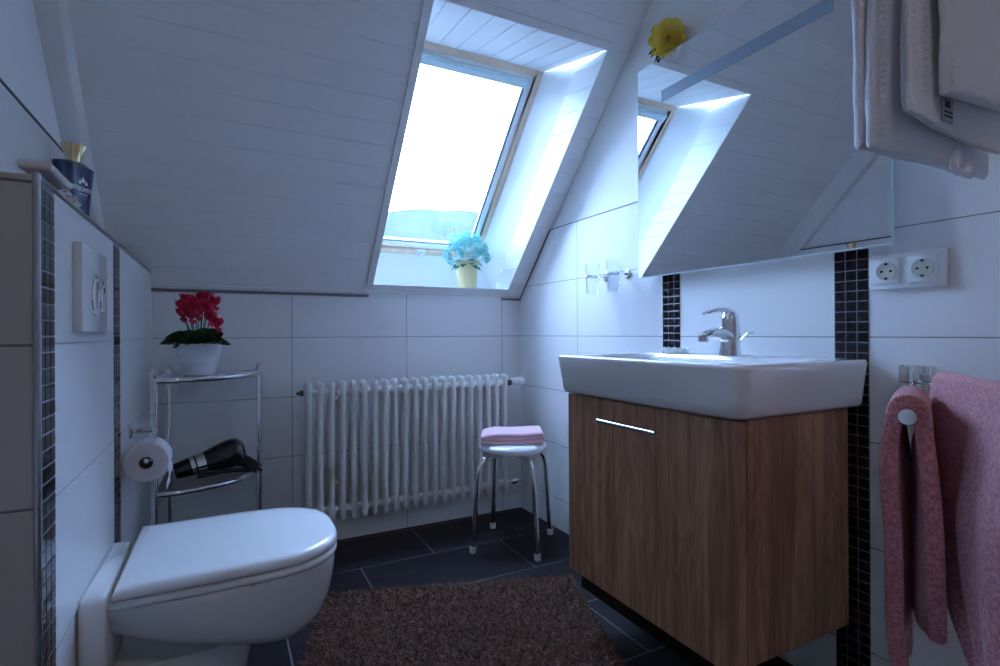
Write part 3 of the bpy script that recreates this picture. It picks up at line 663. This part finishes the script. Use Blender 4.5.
# ------------------------------------------------------------------ stool and folded towel
sx_, sy_ = 1.097, 1.994
st = thing('stool', 'round white stool with chrome legs in the corner beside the radiator', 'stool', (sx_, sy_, 0))
b = BM(); lathe(b, [(.0, .396), (.115, .396), (.136, .401), (.145, .410), (.146, .419), (.142, .429), (.130, .435), (.10, .4375), (.0, .438)], (sx_, sy_, 0), n=56); finish(b, 'seat', nmat('stool_seat', (.78, .80, .82), .25, coat=.2), st, ang=60)
for dx, dy in ((-1, -.06), (0, -1), (1, .05), (0, 1)):
    d_ = V((dx, dy, 0)).normalized(); c_ = V((sx_, sy_, 0)); b = BM()
    rl = .197 if dx <= 0 else .194
    tube(b, smooth_path([c_+d_*.05+V((0, 0, .385)), c_+d_*.105+V((0, 0, .385)), c_+d_*.145+V((0, 0, .373)), c_+d_*.168+V((0, 0, .335)), c_+d_*.178+V((0, 0, .24)), c_+d_*rl+V((0, 0, .015))], 6), .0108, 16); lg = finish(b, 'leg', chrome, st)
    b = BM(); lathe(b, [(.011, 0), (.0135, .002), (.0135, .026), (.010, .028)], c_+d_*rl, n=18); finish(b, 'foot_cap', nmat('foot_white', (.66, .66, .64), .5), lg)
def slab(bm, fn, la, lb, h, rad=.008, na=24, nb=14, amp=.002, seed=0, nc=5):
    """soft folded slab: fn(a,b,c) with a in 0..la, b in 0..lb, c in 0..h"""
    r_ = min(rad, h/2)
    def sec(a):
        pts = []
        for k in range(nb+1): pts.append((r_+(lb-2*r_)*k/nb, 0))
        for k in range(1, nc): t = math.pi*k/nc; pts.append((lb-r_+r_*math.sin(t), h/2-h/2*math.cos(t)))
        for k in range(nb+1): pts.append((lb-r_-(lb-2*r_)*k/nb, h))
        for k in range(1, nc): t = math.pi*k/nc; pts.append((r_-r_*math.sin(t), h/2+h/2*math.cos(t)))
        return pts
    loops = []
    m = na+4
    ss = [0, r_*.35, r_*.8] + [r_+(la-2*r_)*i/na for i in range(na+1)] + [la-r_*.8, la-r_*.35, la]
    for a in ss:
        e = min(a, la-a); q = 1 if e >= r_ else math.sqrt(max(0, 1-((r_-e)/r_)**2))*.85+.15
        lp_ = []
        for (bb, cc) in sec(a):
            cc2 = h/2+(cc-h/2)*q
            n_ = noise.noise(V((a*14+seed, bb*14, cc*10)))*amp+noise.noise(V((a*45+seed, bb*45, cc*40)))*amp*.35
            p = fn(a, bb, cc2+n_*(1 if cc > h*.4 else .3)); lp_.append(p)
        loops.append(lp_)
    loft(bm, loops)
ft = thing('folded_towel', 'small pale pink folded towel lying on the round stool', 'towel', (sx_, sy_, .438))
e1 = V((.887, -.461, 0)); e2 = V((.461, .887, 0)); ob = V((sx_, sy_, .4395))-e1*.136-e2*.085
b = BM()
hts = [(0, .0165, 0), (.0155, .016, .002), (.0305, .016, -.001)]
for k, (z_, h_, o_) in enumerate(hts):
    slab(b, lambda a, bb, c, z_=z_, o_=o_: ob+e1*(a*(.262/.26)+o_)+e2*bb+V((0, 0, z_+c+(.006*max(0, a-.18)/.08 if k > 0 else 0)-.012*max(0, .05-a)/.05*(k/2))), .26, .17, h_, .010, 20, 10, .0025, seed=k*5)
finish(b, 'towel_layers', terry_pl, ft, ang=75)

# ------------------------------------------------------------------ sockets, tumblers
so = thing('double_socket', 'white double wall socket beside the mirror and mosaic strip', 'socket', (R, .63, 1.037))
b = BM(); box(b, R-.009, R, .553, .707, .998, 1.078, .003); finish(b, 'socket_plate', white_pl, so)
for yc_ in (.668, .597):
    b = BM(); box(b, R-.0125, R-.008, yc_-.028, yc_+.028, 1.010, 1.068, .0015); q = finish(b, 'socket_insert', white_pl, so)
    b = BM(); lathe(b, [(.0210, -.001), (.0210, .0016), (.0192, .0018), (.0188, .0006), (.0, .0006)], (R-.0125, yc_, 1.039), V((-1, 0, 0)), 32, cap0=False); finish(b, 'socket_cup', socket_m, q)
    b = BM()
    for dy in (-.0095, .0095): lathe(b, [(.0028, 0), (.0028, .0006)], (R-.0131, yc_+dy, 1.039), V((-1, 0, 0)), 12)
    for dz in (-.0165, .0165): box(b, R-.0145, R-.0125, yc_-.003, yc_+.003, 1.039+dz-.0022, 1.039+dz+.0022)
    finish(b, 'socket_contact', black, q)
for k, (yc_, lbl) in enumerate(((1.688, 'clear glass tumbler in the chrome wall ring farther from the mirror'), (1.558, 'clear glass tumbler in the chrome wall ring next to the mirror'))):
    c_ = V((1.292, yc_, 1.055))
    tg = thing('tumbler', lbl, 'glass', c_, group='tumblers on the tiled wall')
    b = BM(); lathe(b, [(.0, 0), (.024, 0), (.026, .003), (.031, .120), (.0298, .120), (.0248, .006), (.0, .006)], c_, n=32); finish(b, 'glass', tumbler_m, tg, ang=50)
    rg = thing('tumbler_holder', ('chrome wall ring holding the tumbler ' + ('farther from' if k == 0 else 'next to')+' the mirror'), 'holder', (R, yc_, 1.122), group='tumbler holders on the tiled wall')
    b = BM(); tube(b, [V((1.292+.0335*math.cos(2*math.pi*i/40), yc_+.0335*math.sin(2*math.pi*i/40), 1.124)) for i in range(41)], .0035, 8, cap=False)
    tube(b, [(1.3255, yc_, 1.124), (R-.004, yc_, 1.124)], .005, 10); finish(b, 'ring', chrome, rg)
    b = BM(); lathe(b, [(.018, 0), (.018, .005), (.014, .008), (.0, .008)], (R, yc_, 1.124), V((-1, 0, 0)), 20); finish(b, 'rosette', chrome, rg)

# ------------------------------------------------------------------ bottle and lace on the ledge
bc = V((-.330, 1.645, PT+.001))
bo = thing('bottle', 'dark blue flared bottle with gold crown cap on the low wall ledge', 'bottle', bc)
ra = math.radians(64); bu = V((math.cos(ra), math.sin(ra), 0)); bv = V((-math.sin(ra), math.cos(ra), 0))
b = BM(); lp = []
for z, w_, t_ in ((0, .028, .018), (.004, .030, .020), (.07, .036, .021), (.13, .044, .022), (.170, .0515, .0225), (.180, .054, .0225), (.182, .053, .021), (.188, .030, .018), (.190, .012, .012)):
    lp.append([bc+bu*(w_*(abs(math.cos(a))**.62)*(1 if math.cos(a) > 0 else -1))+bv*(t_*(abs(math.sin(a))**.62)*(1 if math.sin(a) > 0 else -1))+V((0, 0, z)) for a in [2*math.pi*i/40+.001 for i in range(40)]])
loft(b, lp); finish(b, 'body', bottle_m, bo, ang=35)
b = BM(); n_ = 48
lp = []
for z, r_, fl_ in ((.186, .0170, 0), (.194, .0165, .01), (.206, .0175, .03), (.218, .0205, .05), (.229, .0245, .07), (.232, .0245, .08), (.2325, .020, .05), (.231, .004, .0)):
    lp.append([bc+V(((r_*(1+fl_*math.cos(8*a)))*math.cos(a), (r_*(1+fl_*math.cos(8*a)))*math.sin(a), z+(.003*math.cos(8*a) if z > .22 and r_ > .015 else 0))) for a in [2*math.pi*i/n_ for i in range(n_)]])
loft(b, lp); finish(b, 'cap', gold, bo, ang=60)
def text(s, size, loc, right_, up_, parent, mat, name='lettering', arc=0):
    cu = bpy.data.curves.new(name, 'FONT'); cu.body = s; cu.size = size; cu.align_x = 'CENTER'; cu.extrude = .0003; cu.materials.append(mat)
    o = bpy.data.objects.new(name, cu); C.objects.link(o); right_ = right_.normalized(); up_ = up_.normalized()
    m = Matrix((right_, up_, right_.cross(up_))).transposed().to_4x4(); m.translation = loc-world_loc(parent)
    bpy.context.view_layer.update(); me = bpy.data.meshes.new_from_object(o); bpy.data.objects.remove(o); me.transform(m)
    o = bpy.data.objects.new(name, me); C.objects.link(o); o.parent = parent
    return o
face = bc-bv*.0224
text('OSTSOMEN', .0150, face-bu*.006+V((0, 0, .118))-bv*.0004, bu, V((0, 0, 1)), bo, letter_m)
text('\u2022 \u2022 \u2022 \u2022 \u2022', .008, face+V((0, 0, .108))-bv*.0004, bu, V((0, 0, 1)), bo, letter_m)
b = BM()
for q, (a, z, s_) in enumerate(((-.010, .140, .010), (.0, .146, .012), (.010, .140, .010))):
    pts = [face-bv*.0006+bu*(a+s_*.55*x_)+V((0, 0, z+s_*y_)) for x_, y_ in ((-.7, -.5), (.7, -.5), (.8, .3), (.35, 0), (0, .75), (-.35, 0), (-.8, .3))]
    loft(b, [pts, [p-bv*.0004 for p in pts]])
finish(b, 'emblem', letter_m, bo, smooth=False)
do = thing('lace_cloth', 'small folded pale lace cloth on the ledge in front of the blue bottle', 'cloth', (-.28, 1.15, PT))
b = BM()
slab(b, lambda a, bb, c: V((-.266+bb, 1.0+a, PT+.0075+c)), .12, .040, .012, .003, 14, 10, .0006)
slab(b, lambda a, bb, c: V((-.330+bb, 1.14+a, PT+.006+c+.004*math.sin(a*60))), .15, .070, .012, .006, 14, 10, .003, seed=4)
finish(b, 'folded_cloth', doily_m, do, ang=75)
b = BM()
for i in range(26):
    p = V((-.305+.05*noise.noise(V((i, 0, 0))), 1.22+.0075*(i % 13), PT+.012+.010*(i//13)+.004*math.sin(i)))
    tube(b, [p+V((.007*math.cos(2*math.pi*k/10)+.045, .007*math.sin(2*math.pi*k/10)*.9, .005*math.sin(2*math.pi*k/10))) for k in range(11)], .0024, 6, cap=False)
finish(b, 'lace_edge', nmat('lace_white', (.62, .60, .62), .8), do)

# ------------------------------------------------------------------ towel holder with two pink towels
def rail_frame(B, E):
    B, E = V(B), V(E); d_ = (E-B).normalized(); n_ = V((-d_.y, d_.x, 0)).normalized(); return B, d_, n_, (E-B).length
th = thing('towel_holder', 'chrome swivel towel holder with two arms on the wall', 'towel holder', (R, .60, .79))
b = BM(); lathe(b, [(.025, 0), (.027, .002), (.027, .034), (.0255, .036), (.0255, .042), (.027, .044), (.027, .078), (.025, .080), (.0, .080)], (1.328, .605, .748), n=36); box(b, 1.332, R, .575, .635, .750, .826, .004); finish(b, 'bracket', chrome, th)
arms = {}
for nm, Bp, Ep in (('upper', (1.318, .602, .806), (.86, .243, .806)), ('lower', (1.310, .598, .768), (.944, .439, .768))):
    B_, d_, n_, ln = rail_frame(Bp, Ep); arms[nm] = (B_, d_, n_, ln); b = BM()
    obox(b, lambda a, bb, c: B_+d_*a+n_*bb+V((0, 0, c)), 0, ln-.012, -.005, .005, -.010, .010, .004, 3)
    lathe(b, [(.009, 0), (.0125, .004), (.0135, .010), (.0120, .016), (.0, .018)], B_+d_*(ln-.014), d_, 20); finish(b, 'arm', chrome, th)
def drape(B_, d_, n_, a0, a1, prof_fn, name, lbl, na=26, nt=60, thick=.007, mat=None, group=None, cat='towel'):
    """cloth over a bar: prof_fn(a01, t) -> (sideways, z, along-shift) with t -1 (bottom one side) .. 0 (over the bar) .. 1"""
    bm = BM(); rows = []
    for i in range(na+1):
        a = i/na; r_ = []
        for j in range(nt+1):
            t = -1+2*j/nt; s_, z_, sh = prof_fn(a, t); r_.append(B_+d_*(a0+(a1-a0)*a+sh)+n_*s_+V((0, 0, z_)))
        rows.append(r_)
    loft(bm, rows, False, False, closed=False)
    root = thing(name, lbl, cat, B_+d_*((a0+a1)/2)+V((0, 0, .02)), group)
    o = finish(bm, 'terry_cloth', mat, root, ang=180); s = o.modifiers.new('thickness', 'SOLIDIFY'); s.thickness = thick; s.offset = 0; subsurf(o, 1)
    return root, o
# narrow towel on the lower arm, bunched; seen end-on
def prof2(a, t):
    top = .020; lenl, lenr = .47-.03*a, .385-.02*a
    u = abs(t)
    if u < .12:
        th_ = t/.12*math.pi/2; return (-.017*math.sin(th_)*1.0, top-.017+.019*math.cos(th_), .002*math.sin(a*9))
    v = (u-.12)/.88; side = 1 if t > 0 else -1
    ln_ = lenl if side > 0 else lenr
    wob = .010*math.sin(v*6+a*5+side)+.008*math.sin(v*13+a*9)*v
    wv = -.003+.005*math.sin(a*math.pi*2.5+v*2+side)*min(1, v*2)
    if side > 0: off = .019+.008*math.sin(min(v*2.5, 1)*math.pi/2)+wv-.010*max(0, v-.6)/.4+.004*math.sin(v*9)
    else: off = .019+.006*math.sin(min(v*2.5, 1)*math.pi/2)+wv+.010*v+.012*a*0+.016*(1-a)*math.sin(min(1, v*1.3)*math.pi)
    off = off-(off-.0108)*(1-a)*min(1, v*5)
    return (-side*off, top-.012-ln_*v, .02*math.sin(v*4+side)*v+(a-.5)*-.03*v)
B_, d_, n_, ln = arms['lower']
root2, o2 = drape(B_, d_, n_, .20, ln-.018, prof2, 'hand_towel', 'narrow pink terry towel hanging end-on over the shorter lower chrome arm', thick=.024, mat=terry_p, group='pink towels on the swivel holder')
def prof1(a, t):
    top = .017; u = abs(t); side = 1 if t > 0 else -1
    if u < .10:
        th_ = t/.10*math.pi/2; return (-.013*math.sin(th_), top-.013+.014*math.cos(th_), 0)
    v = (u-.10)/.90; ln_ = (.36+.22*min(a*1.6, 1)) if side < 0 else .42
    k = min(1, v*2.2)
    off = .013+.012*k+.013*math.sin(a*11+v*1.5)*k+.007*math.sin(a*23+v*4)*k
    sh = (.05*math.sin(v*math.pi*.9)*-1*(1-a)*.5)+.26*max(0, v-.3)**2*(1-a)*2
    return (-side*off, top-.010-ln_*v, sh)
B_, d_, n_, ln = arms['upper']
root1, o1 = drape(B_, d_, n_, .186, ln-.02, prof1, 'bath_towel', 'wide pink terry towel hanging over the longer upper chrome arm', thick=.010, mat=terry_p, group='pink towels on the swivel holder', na=36)

# ------------------------------------------------------------------ white towels hanging top right
def hang(name, lbl, x0, x1, y0, thick, zb, tilt, mat, ztop=1.66, seed=0, folds=2, rough=.004):
    root = thing(name, lbl, 'towel', ((x0+x1)/2, y0, zb), 'white towels hanging on the upper rail')
    hgt = ztop-zb; tl = thick/folds
    for k in range(folds):
        bm = BM(); ins = .006*k
        slab(bm, lambda a, bb, c: V((x0+ins+bb+.010*math.sin(a*7+seed+k)*min(1, a*4) + .03*0, y0+k*tl+c+.004*math.sin(bb*16+a*5+seed), zb+ins+a+tilt*bb)), hgt, x1-x0-ins, tl, tl*.5, 30, 26, rough, seed=seed+k*3, nc=6)
        finish(bm, 'towel_fold', mat, root, ang=80)
    return root
def hem(root, x, y0, th_, z0, z1, n=26):
    bm = BM()
    for i in range(n):
        z = z0+(z1-z0)*i/n
        tube(bm, [(x-.004, y0-.003, z), (x+.004, y0-.0045, z+.002), (x+.010, y0-.001, z+.003)], [.0012, .0020, .0012], 6)
    finish(bm, 'stitched_edge', terry_w, root)
tA = hang('white_towel', 'rearmost white towel, lowest and widest of those on the upper rail', .888, 1.27, .450, .040, 1.186, .0, terry_w, seed=1, folds=2)
hem(tA, .893, .450, .03, 1.20, 1.50, 30)
tB = hang('white_towel', 'middle white towel with a sewn-in care label, between the other two', .915, 1.22, .421, .019, 1.232, -.06, terry_w, seed=5, folds=2)
hem(tB, .925, .424, .03, 1.26, 1.46, 16); hem(tB, .955, .421, .03, 1.27, 1.47, 16)
tC = hang('white_towel', 'front white towel, topmost layer of those on the upper rail', .975, 1.20, .392, .020, 1.262, .04, terry_w, seed=9, folds=1)
hem(tC, .980, .397, .03, 1.28, 1.47, 18)
b = BM(); box(b, 1.010, 1.045, .419, .4205, 1.236, 1.275); lb_ = finish(b, 'care_label', nmat('label_grey', (.45, .47, .52), .7), tB, smooth=False)
b = BM()
for z in (1.243, 1.250): box(b, 1.016, 1.024, .4182, .4190, z, z+.003); box(b, 1.026, 1.040, .4182, .4190, z, z+.003)
box(b, 1.018, 1.034, .4182, .4190, 1.258, 1.269); finish(b, 'label_print', black_print, lb_, smooth=False)
b = BM(); tube(b, smooth_path([(1.12, .446, 1.215), (1.10, .440, 1.180), (1.125, .438, 1.172), (1.15, .440, 1.182), (1.155, .446, 1.20)], 6), .006, 8); finish(b, 'hanging_loop', terry_w, tA)
tr_ = thing('towel_rail', 'chrome rail carrying the hanging white towels beside the mirror', 'towel rail', (R, .44, 1.66))
b = BM(); tube(b, [(.82, .445, 1.672), (R, .445, 1.672)], .008, 12); lathe(b, [(.02, 0), (.02, .006), (.01, .01)], (R, .445, 1.672), V((-1, 0, 0)), 20); finish(b, 'rail', chrome, tr_)

# ------------------------------------------------------------------ rug
rg = thing('bath_rug', 'shaggy brown bath rug on the dark tiles between toilet and cabinet', 'rug', (.6, 1.45, 0))
c0 = V((.312, 1.868, 0)); ex = V((.944, -.330, 0)); ey = V((-.330, -.944, 0)); RL, RW = .84, .58
b = BM(); obox(b, lambda a, bb, c: c0+ex*a+ey*bb+V((0, 0, c)), 0, RL, 0, RW, .001, .008, .003); finish(b, 'backing', nmat('rug_backing', (.04, .025, .02), .9), rg)
rnd = random.Random(11); vs, fs = [], []; base = world_loc(rg)
for i in range(26000):
    a, bb = rnd.uniform(-.006, RL+.006), rnd.uniform(-.006, RW+.006)
    p = c0+ex*a+ey*bb-base+V((0, 0, .006)); an = rnd.uniform(0, 6.283); ln_ = rnd.uniform(.012, .024)
    lean = V((math.cos(an), math.sin(an), 0))*rnd.uniform(.1, .8); sd_ = V((-math.sin(an), math.cos(an), 0))*rnd.uniform(.0012, .0022)
    m1 = p+(V((0, 0, 1))+lean*.5)*ln_*.55; m2 = p+(V((0, 0, .85))+lean*1.2)*ln_; k = len(vs)
    vs += [p-sd_, p+sd_, m1-sd_, m1+sd_, m2-sd_*.4, m2+sd_*.4]; fs += [(k, k+1, k+3, k+2), (k+2, k+3, k+5, k+4)]
me = bpy.data.meshes.new('pile'); me.from_pydata(vs, [], fs); me.materials.append(rug_m)
o = bpy.data.objects.new('pile', me); C.objects.link(o); o.parent = rg; o['kind'] = 'stuff'
